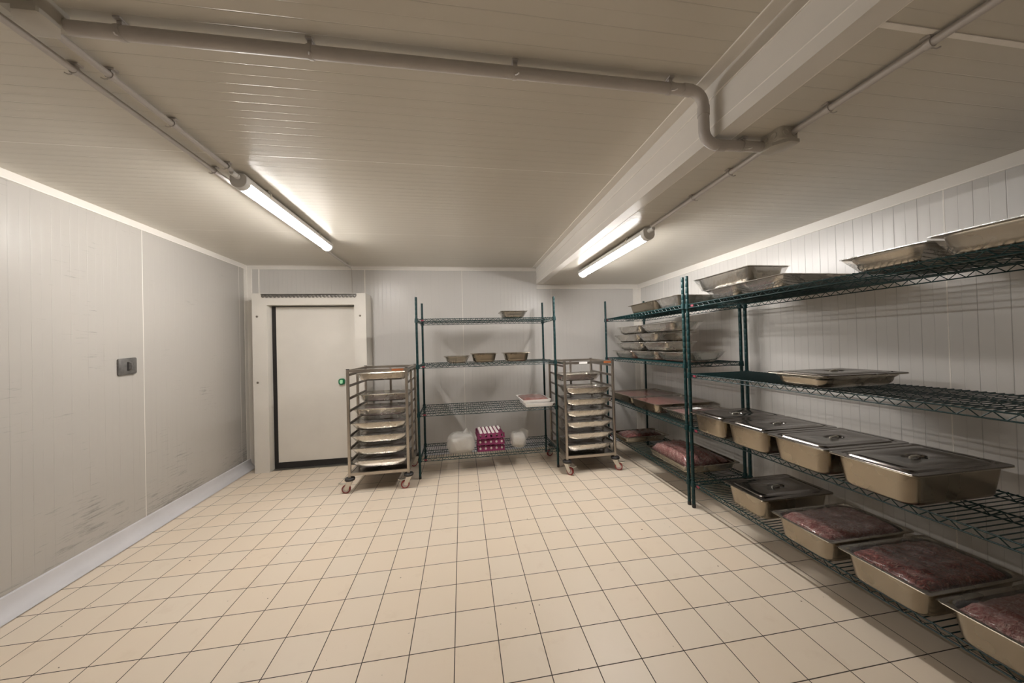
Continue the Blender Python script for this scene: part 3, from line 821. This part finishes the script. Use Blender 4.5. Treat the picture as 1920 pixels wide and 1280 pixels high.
# --- near unit, bottom shelf
Z4 = NEAR_L[3] + .001
pan((2.155, .415, Z4), .53, .325, .14, 'deep lidded steel pan on the bottom shelf beside the shelf post', 'lidded pans', lid=True)
for i, (yc, h, lab, ml) in enumerate(((.012, .125, 'open steel pan of meat on the bottom shelf, right beside the lidded pan', 'pale marbled meat under film in the pan beside the lidded one'),
                                      (-.335, .125, 'open steel pan of meat on the bottom shelf, middle of three', 'dark red meat pieces under film in the middle bottom shelf pan'),
                                      (-.675, .125, 'open steel pan of meat on the bottom shelf, cut off by the picture edge', 'pinkish meat with pale fat in the nearest bottom shelf pan'))):
    f = drape(.475, .265, h - .018, h + .008, 11 + i, lump=.012, freq=8, dome=.4)
    pan((2.118, yc, Z4), .53, .325, h, lab, 'meat pans on the near bottom shelf', film=31 + i, mound=f, fmat='film_meat', skirt=False)
    heap((2.118, yc, Z4 + .004), .475, .265, h - .018, h + .008, ml, 'meat in the bottom shelf pans', 11 + i, mat=('meat_pale', 'meat', 'meat_pale')[i], lump=.012, freq=8, dome=.4)
# --- near unit, top shelf: wrapped pans
ZT = NEAR_L[0] + .001
pan((2.195, .588, ZT), .53, .300, .078, 'wrapped steel pan underneath the tilted one at the end of the near top shelf', 'wrapped pans on the near top shelf', film=1)
pan((2.195, .272, ZT), .53, .322, .078, 'wrapped steel pan beside the post-end stack on the near top shelf', 'wrapped pans on the near top shelf', film=2)
pan((2.115, .628, ZT + .0835), .52, .325, .104, 'wrapped steel pan lying on top of two others on the near top shelf', 'wrapped pans on the near top shelf', film=3, rz=HALF)
pan((2.195, -.330, ZT), .53, .310, .078, 'wrapped steel pan on the near top shelf, behind the nearest one', 'wrapped pans on the near top shelf', film=4)
pan((2.195, -.648, ZT), .53, .322, .090, 'wrapped steel pan on the near top shelf, cut off by the picture edge', 'wrapped pans on the near top shelf', film=5)
# --- far unit, top shelf
ZT = FAR_L[0] + .001
pan((2.095, 1.672, ZT), .53, .325, .098, 'steel pan on the far top shelf, end of the row near the corner', 'pans on the far top shelf', rz=HALF)
pan((2.20, 1.235, ZT), .53, .33, .098, 'wrapped steel pan on the far top shelf just behind the shelf posts', 'pans on the far top shelf', film=6)
# --- far unit, second shelf: four tiers of wrapped pans
Z2 = FAR_L[1] + .001
tiers = [
    [(2.10, 2.125, .46, .325, HALF), (2.10, 1.655, .44, .325, HALF), (2.11, 1.180, .47, .345, HALF)],
    [(2.11, 1.985, .53, .325, HALF), (2.11, 1.485, .43, .325, HALF)],
    [(2.10, 2.035, .53, .325, HALF), (2.165, 1.585, .47, .325, 0)],
    [(2.10, 1.985, .50, .325, HALF), (2.11, 1.440, .52, .325, HALF)]]
tl = [['wrapped pan in the bottom tier of the far stack, left end', 'wrapped pan in the bottom tier of the far stack, middle', 'wrapped pan in the bottom tier of the far stack, behind the posts'],
      ['left wrapped pan in the second tier of the far stack', 'right wrapped pan in the second tier of the far stack'],
      ['left wrapped pan in the third tier of the far stack', 'right wrapped pan in the third tier of the far stack'],
      ['left wrapped pan on the very top of the far stack', 'right wrapped pan on the very top of the far stack']]
zz = Z2
for i, row in enumerate(tiers):
    for j, (x, y, L, W, rz) in enumerate(row):
        pan((x, y, zz), L, W, .086, 'steel ' + tl[i][j], 'stacked wrapped pans on the far second shelf', rz=rz, film=40 + i * 4 + j)
    zz += .0925
# --- far unit, third shelf: meat trays
Z3 = FAR_L[2] + .001
pan((2.22, 2.135, Z3), .64, .50, .095, 'large steel tray of meat on the far third shelf, half hidden by the trolley', 'meat trays on the far third shelf', mound=drape(.575, .435, .074, .080, 21, lump=.003, dome=.3), film=21, fmat='film_meat', skirt=False)
heap((2.22, 2.135, Z3 + .004), .575, .435, .074, .080, 'pink minced meat in the large tray half hidden by the trolley', 'meat in the far trays', 21, mat='meat_red', lump=.003, dome=.3)
pan((2.20, 1.620, Z3), .64, .52, .095, 'large steel tray of red meat in the middle of the far third shelf', 'meat trays on the far third shelf', mound=drape(.575, .455, .074, .080, 22, lump=.003, dome=.3), film=22, fmat='film_meat', skirt=False)
heap((2.20, 1.620, Z3 + .004), .575, .455, .074, .080, 'bright red minced meat in the large tray on the far third shelf', 'meat in the far trays', 22, mat='meat_red', lump=.003, dome=.3)
m3 = pan((2.19, 1.155, Z3), .53, .345, .075, 'film-wrapped steel pan with a white label on the far third shelf', 'meat trays on the far third shelf', mound=drape(.45, .265, .054, .060, 23, lump=.003, dome=.3), film=23, fmat='film_meat')
MB().box((-.02, .03, .0805), (.10, .06, .001), .3).build('label', M['paper'], m3)
heap((2.19, 1.155, Z3 + .004), .45, .265, .054, .060, 'pink meat under film in the labelled pan on the far third shelf', 'meat in the far trays', 23, mat='meat_pale', lump=.003, dome=.3)
# --- far unit, bottom shelf
Z4 = FAR_L[3] + .001
pan((2.12, 2.085, Z4), .56, .33, .075, 'dark steel pan of meat on the far bottom shelf beside the trolley', 'meat pans on the far bottom shelf')
heap((2.12, 2.085, Z4 + .004), .46, .235, .052, .085, 'dark bagged meat in the far bottom shelf pan beside the trolley', 'meat in the far trays', 24, mat='meat', lump=.012, film=True)
pan((2.17, 1.300, Z4), .62, .53, .082, 'wide steel tray on the far bottom shelf under a mound of bagged meat', 'meat pans on the far bottom shelf', rz=HALF)
heap((2.108, 1.300, Z4 + .004), .34, .53, .070, .150, 'tall mound of marbled meat in a clear bag on the far bottom shelf', 'meat in the far trays', 25, mat='meat_pale', lump=.016, freq=11, dome=.55, film=True)
heap((2.350, 1.300, Z4 + .004), .075, .46, .060, .085, 'flat strip of pale meat behind the bagged mound in the wide tray', 'meat in the far trays', 26, mat='meat_pale', lump=.006, film=True)

# --- back unit
ZT = BACK_L[0] + .001
pan((.651, 2.175, ZT), .304, .265, .074, 'small wrapped steel pan alone on the top shelf of the back unit', 'small pans on the back unit', film=7)
Z2 = BACK_L[1] + .001
pan((.012, 2.170, Z2), .278, .265, .078, 'small steel pan loosely covered in film, left of three on the second back shelf', 'small pans on the back unit', film=8, mound=lambda u, v: .030 * max(0, noise.noise(Vector((u * 2.3 + 4, v * 2.0, 3))) + .35) * (1 - u ** 8) * (1 - v ** 8))
pan((.309, 2.170, Z2), .296, .265, .098, 'small steel pan in the middle of three on the second back shelf', 'small pans on the back unit')
pan((.674, 2.170, Z2), .302, .265, .096, 'small steel pan standing apart on the right of the second back shelf', 'small pans on the back unit')

# --- two white trays of packed meat, one lying on the other
def meat_pack(loc, L, W, H, label, rz, seed, meat):
    o = MB().loft([rrect(L / 2 - .012, W / 2 - .012, .015, 0), rrect(L / 2, W / 2, .018, H - .004), rrect(L / 2, W / 2, .018, H), rrect(L / 2 - .008, W / 2 - .008, .016, H), rrect(L / 2 - .018, W / 2 - .018, .012, .006)]).build('meat_pack', M['white'], None, loc, rz)
    tag(o, label, 'meat pack', 'meat packs on the third back shelf')
    if meat:
        nx, ny = 30, 30; vs = []; fs = []
        for j in range(ny + 1):
            for i in range(nx + 1):
                u, v = i / nx * 2 - 1, j / ny * 2 - 1
                q = (1 - u ** 8) * (1 - v ** 8)
                vs.append((u * (L / 2 - .012), v * (W / 2 - .012), H - .014 + q * (.024 + .010 * noise.noise(Vector((u * 3, v * 3, seed))))))
        for j in range(ny):
            for i in range(nx):
                a_ = j * (nx + 1) + i; fs.append((a_, a_ + 1, a_ + nx + 2, a_ + nx + 1))
        mo = MB().add(vs, fs).build('meat_slices', M['meat_red'], o); mo['label'] = 'red meat slices'
        fv = [(p[0] * 1.015, p[1] * 1.015, p[2] + .003) for p in vs]
        MB().add(fv, fs).build('pack_film', M['film_meat'], o)
    return o
Z3 = BACK_L[2] + .001
meat_pack((.895, 2.185, Z3), .325, .40, .042, 'white tray of packed meat lying directly on the third back shelf', .02, 3, False)
meat_pack((.865, 2.200, Z3 + .043), .325, .42, .034, 'white tray of red sliced meat lying on top of another tray', .03, 5, True)

# ------------------------------------------------------------------ egg trays and bags on the bottom back shelf
Z4 = BACK_L[3] + .001
def egg_tray_mesh():
    S = .296; H = .052; t = MB()
    # skirt with five egg windows per side
    for side in range(4):
        n = 5; cw = S / n
        def put(u, z, off=0.0):
            x, y = u - S / 2, -S / 2 - off + .016 * (z / H)
            a = side * HALF
            return (x * math.cos(a) - y * math.sin(a), x * math.sin(a) + y * math.cos(a), z)
        for c in range(n):
            cx, cz, ra, rz_ = (c + .5) * cw, H * .52, .0125, .0135
            K = 16; outer, inner = [], []
            for k in range(K):
                a = 2 * PI * k / K; ca, sa = math.cos(a), math.sin(a)
                s = 1 / max(abs(ca), abs(sa))
                outer.append((cx + ca * s * cw / 2, H / 2 + sa * s * H / 2)); inner.append((cx + ca * ra, cz + sa * rz_))
            vs = [put(*p) for p in outer] + [put(*p) for p in inner] + [put(p[0], p[1], -.003) for p in inner]
            fs = []
            for k in range(K):
                k2 = (k + 1) % K
                fs += [(k, k2, K + k2, K + k), (K + k, K + k2, 2 * K + k2, 2 * K + k)]
            t.add(vs, fs)
        # flared lower lip
        t.add([put(0, 0), put(S, 0), put(S, 0, .006), put(0, 0, .006), put(0, .004, .006), put(S, .004, .006)], [(0, 1, 2, 3), (3, 2, 5, 4)])
    # egg crate surface: peaks between the cups
    N = 60; vs, fs = [], []; S2 = .266
    for j in range(N + 1):
        for i in range(N + 1):
            u, v = i / N, j / N
            a, b_ = math.cos(2 * PI * u * 6), math.cos(2 * PI * v * 5)
            z = .036 + .020 * (a + b_) / 2 + .016 * max(0, (a + b_) / 2) ** 2
            e = min(u, v, 1 - u, 1 - v)
            if e < .001: z = H
            vs.append(((u - .5) * S2, (v - .5) * S2, z))
    for j in range(N):
        for i in range(N):
            q = j * (N + 1) + i; fs.append((q, q + 1, q + N + 2, q + N + 1))
    return t.add(vs, fs)
egg_prof = [(.0001, 0)] + [(.0215 * math.sin(PI * k / 10) * (1 + .10 * math.cos(PI * k / 10)), .0275 * (1 - math.cos(PI * k / 10))) for k in range(1, 10)] + [(.0001, .055)]
tray0 = egg_tray_mesh().build('egg_tray', M['pink'])
egg0 = MB().lathe((0, 0, 0), egg_prof, 14).build('egg', M['egg'], angle=80)
EX, EY = .358, 2.215
tr_specs = ((0, Z4 + .001, .005, 'bottom pink egg tray of the stack of three'), (.004, Z4 + .070, -.03, 'middle pink egg tray of the stack of three'), (-.002, Z4 + .137, .05, 'top pink egg tray filled with white eggs'))
rows = ('front', 'second', 'middle', 'fourth', 'back'); cols = ('far left', 'second from left', 'third from left', 'third from right', 'second from right', 'far right')
first_egg = True; trays = []
for n_, (dx, z, rz, lab) in enumerate(tr_specs):
    o = tray0 if n_ == 0 else tray0.copy()
    if n_: COL.objects.link(o)
    o.location = (EX + dx, EY, z); o.rotation_euler = (0, 0, rz)
    tag(o, lab, 'egg tray', 'pink egg trays')
    ca, sa = math.cos(rz), math.sin(rz)
    if n_ == 2:
        spots = [((i + .5) / 6 - .5, (j + .5) / 5 - .5, i, j) for j in range(5) for i in range(6) if not (i == 5 and j < 3)]
    else:
        spots = [((i + .5) / 5 - .5, -.5 + .11, i, 0) for i in range(5)]
    for (u, v, i, j) in spots:
        e = egg0 if first_egg else egg0.copy()
        if not first_egg: COL.objects.link(e)
        first_egg = False
        if n_ == 2:
            lx, ly, lz = u * .266, v * .266, .0165
            lb = 'white egg in the top pink tray, %s row, %s' % (rows[j], cols[i]); gp = 'eggs in the top tray'
        else:
            lx, ly, lz = u * .296, -.116, -.001
            lb = 'white egg showing through the %s hole of the %s pink tray' % (('leftmost', 'second', 'middle', 'fourth', 'rightmost')[i], ('bottom', 'middle')[n_]); gp = 'eggs in the %s tray' % ('bottom', 'middle')[n_]
        e.location = (EX + dx + lx * ca - ly * sa, EY + lx * sa + ly * ca, z + lz)
        tag(e, lb, 'egg', gp)

def blob(c, rx, ry, rz, seed, amp=.12, pw=2.6, n=28, k=18, flat=.0):
    t = MB(); loops = []
    rv = Vector((seed * 3.3, seed, 0))
    for i in range(1, k):
        ph = PI * i / k; L = []
        for j in range(n):
            th = 2 * PI * j / n
            sx = lambda v_: math.copysign(abs(v_) ** (2 / pw), v_)
            d = Vector((math.sin(ph) * math.cos(th), math.sin(ph) * math.sin(th), -math.cos(ph)))
            f = 1 + amp * (noise.noise(d * 1.7 + rv) + .6 * noise.noise(d * 4.5 + rv))
            L.append((c[0] + rx * sx(d.x) * f, c[1] + ry * sx(d.y) * f, max(flat, c[2] + rz * sx(d.z) * f)))
        loops.append(L)
    return t.loft(loops)
def sheet(pts_fn, nu, nv):
    vs = [pts_fn(i / nu, j / nv) for j in range(nv + 1) for i in range(nu + 1)]; fs = []
    for j in range(nv):
        for i in range(nu):
            a_ = j * (nu + 1) + i; fs.append((a_, a_ + 1, a_ + nu + 2, a_ + nu + 1))
    return MB().add(vs, fs)
bg = blob((0, 0, .100), .146, .11, .108, 4, .11, 3.3, n=40, k=26).build('plastic_bag', M['bag'], None, (.030, 2.125, Z4), angle=70)
tag(bg, 'lumpy translucent white plastic bag left of the egg trays', 'bag', 'plastic bags on the bottom back shelf')
blob((0, 0, .074), .126, .09, .078, 7, .08, 3.2, n=40, k=26).build('bag_contents', M['bag_fill'], bg, angle=70)
sheet(lambda u, v: (.035 + .125 * u - .012 * v * (1 - u), -.045 + .055 * u + .014 * math.sin(9 * u + 5 * v), .10 + v * (.165 - .185 * abs(u - .30) ** 1.1 - .02 * u)), 16, 12).build('bag_mouth', M['bag'], bg, angle=70)
bg = blob((0, 0, .085), .092, .085, .088, 9, .12, 2.8, n=36, k=24).build('plastic_bag', M['bag'], None, (.672, 2.150, Z4), angle=70)
tag(bg, 'white plastic bag with its mouth standing open, right of the egg trays', 'bag', 'plastic bags on the bottom back shelf')
blob((-.004, 0, .078), .080, .074, .078, 12, .08, 2.6).build('bag_contents', M['bag_fill'], bg, angle=70)
sheet(lambda u, v: (-.075 + .075 * u + .045 * v, -.040 + .03 * u + .010 * math.sin(7 * u + 4 * v), .085 + v * (.125 - .05 * (1 - u))), 10, 12).build('bag_mouth', M['bag'], bg, angle=70)
sheet(lambda u, v: (-.010 + .135 * u, .01 + .03 * u + .012 * math.sin(8 * u + 3 * v), .08 + v * (.105 - .02 * u + .02 * math.sin(PI * u))), 12, 10).build('bag_mouth', M['bag'], bg, angle=70)

# ------------------------------------------------------------------ trolleys
LEV = [.296, .416, .536, .656, .776, .896, 1.016, 1.122]
def trolley(loc, width, depth, label, cdirs, stickers, rz=0.0):
    root = empty('tray_trolley', loc, label, 'trolley', 'stainless tray trolleys', rz)
    hw, hd, s = width / 2 - .0125, depth / 2 - .0125, .0125
    for sx in (-1, 1):
        for sy in (-1, 1):
            MB().loft([rrect(s, s, .003, z, 2, sx * hw, sy * hd) for z in (.148, 1.172)]).build('post', M['steel_frame'], root)
            MB().loft([rrect(s + .001, s + .001, .003, z, 2, sx * hw, sy * hd) for z in (1.1725, 1.177)]).build('post_cap', M['blackp'], root)
        MB().bbox(sx * hw - .010, sx * hw + .010, -.011, .011, .19, 1.14).build('side_upright', M['steel_frame'], root)
        MB().bbox(sx * hw - .011, sx * hw + .011, -hd + .0125, hd - .0125, 1.145, 1.170).build('top_rail', M['steel_frame'], root)
        for z in LEV:
            xi = sx * (hw - s)
            MB().bbox(min(xi, xi + sx * .010), max(xi, xi + sx * .010), -hd + .013, hd - .013, z - .008, z + .012) \
                .bbox(min(xi, xi - sx * .004), max(xi, xi - sx * .004), -hd - .005, hd - .013, z - .011, z - .008).build('runner', M['runner'], root)
    for sy in (-1, 1):
        MB().bbox(-hw + .0125, hw - .0125, sy * hd - .011, sy * hd + .011, 1.145, 1.170).build('top_rail', M['steel_frame'], root)
        MB().bbox(-hw + .0125, hw - .0125, sy * hd - .011, sy * hd + .011, .160, .186).build('base_rail', M['steel_frame'], root)
    for sx in (-1, 1):
        MB().bbox(sx * hw - .011, sx * hw + .011, -hd + .0125, hd - .0125, .160, .186).build('base_rail', M['steel_frame'], root)
    MB().bbox(-.011, .011, hd - .009, hd + .009, .187, 1.145).build('tray_stop', M['steel_frame'], root)
    MB().bbox(-hw + .012, hw - .012, -hd + .012, hd - .012, .178, .182).build('base_shelf', M['steel_lid'], root)
    for (x, w_, mt, lb) in stickers:
        MB().bbox(x - w_ / 2, x + w_ / 2, -hd - .0125, -hd - .011, 1.147, 1.167).build('sticker', M[mt], root)['label'] = lb
    k = 0
    for sy in (-1, 1):
        for sx in (-1, 1):
            a = R_(cdirs[k]); k += 1
            cx, cy = sx * hw, sy * hd
            dx, dy = math.cos(a), math.sin(a)
            wx, wy = cx + dx * .034, cy + dy * .034
            f = MB()
            ax = Vector((-dy, dx, 0))
            for q in (-1, 1):                               # fork cheeks
                base = Vector((cx, cy, 0)); o_ = ax * q * .021
                prof_ = [(-.026, .112), (.026, .112), (.034 + .016, .045), (.034 - .012, .030), (.034 - .022, .040)]
                lo = [[tuple(base + Vector((dx * px, dy * px, pz)) + o_ + ax * e) for px, pz in prof_] for e in (-.0015, .0015)]
                f.loft(lo)
            f.box((cx, cy, .114), (.058, .048, .006), a)
            co = f.build('caster', M['zinc'], root)
            MB().lathe((cx, cy, 0), [(.020, .117), (.042, .119), (.046, .124), (.046, .138), (.041, .144), (.018, .1475)], 22).build('bumper', M['blackp'], co)
            wl = MB()
            def ring(r, o_): return [tuple(Vector((wx, wy, .040)) + ax * o_ + (Vector((dx, dy, 0)) * math.cos(2 * PI * j / 22) + Vector((0, 0, 1)) * math.sin(2 * PI * j / 22)) * r) for j in range(22)]
            wl.loft([ring(.029, -.013), ring(.037, -.014), ring(.040, -.008), ring(.040, .008), ring(.037, .014), ring(.029, .013)], False, False)
            wl.build('tyre', M['wheel'], co)
            MB().loft([ring(.008, -.015), ring(.012, -.010), ring(.029, -.012), ring(.0295, 0), ring(.029, .012), ring(.012, .010), ring(.008, .015)]).build('hub', M['wheel_core'], co)
            if sy < 0:
                bl = MB(); p0 = Vector((cx + dx * .030, cy + dy * .030, .092))
                lo = []
                for d_, z_, hw_ in ((0, 0, .012), (.03, -.004, .012), (.052, -.002, .014), (.070, .006, .015)):
                    c_ = p0 + Vector((dx * d_, dy * d_, z_))
                    lo.append([tuple(c_ + ax * hw_ * i_ + Vector((0, 0, .003 * j_))) for i_, j_ in ((-1, -1), (1, -1), (1, 1), (-1, 1))])
                bl.loft(lo).build('brake_pedal', M['zinc'], co)
    return root
T1 = (-.7495, 1.80, .567, .62); T2 = (1.395, 1.78, .560, .62)
trolley((T1[0], T1[1] + T1[3] / 2, 0), T1[2], T1[3], 'stainless steel tray trolley in front of the door', (180, 190, 170, 200), ((.19, .11, 'orange', 'orange sticker'),))
trolley((T2[0], T2[1] + T2[3] / 2, 0), T2[2], T2[3], 'stainless steel tray trolley between the back shelving and the right shelving', (-50, -25, 200, 160), ((-.065, .09, 'paper', 'white label'), (.205, .08, 'orange', 'orange sticker')))
ORD = ('lowest', 'second lowest', 'third from the bottom', 'fourth from the bottom', 'fifth from the bottom', 'second highest', 'x', 'highest')
def load(T, levels, where, names, seed):
    for k, (li, dy) in enumerate(levels):
        L, W, H = T[2] - .054, .325, .082
        x, y = T[0], T[1] + .012 + dy + W / 2
        z = LEV[li] - .008 - (H - .0045) + .0005
        pan((x, y, z), L, W, H, '%s wrapped steel tray in the trolley %s' % (names[k], where), 'trays in the trolley ' + where, film=seed + k, fmat='film', cat='tray', name='food_tray')
        heap((x, y, z + .004), L - .100, W - .100, .050, .056, 'dark meat under film in the %s tray of the trolley %s' % (names[k], where), 'meat in the trolley trays', seed + k, mat='meat_dark', lump=.004, dome=.3)
load(T1, ((0, 0), (1, 0), (2, 0), (3, .01), (4, .08), (5, .24), (7, .18)), 'by the door', ('lowest', 'second lowest', 'third lowest', 'middle', 'third highest', 'second highest', 'topmost'), 60)
load(T2, ((0, 0), (1, 0), (2, 0), (3, 0), (4, 0), (5, .0), (6, .26)), 'by the right shelving', ('lowest', 'second lowest', 'third lowest', 'middle', 'third highest', 'second highest', 'topmost'), 80)
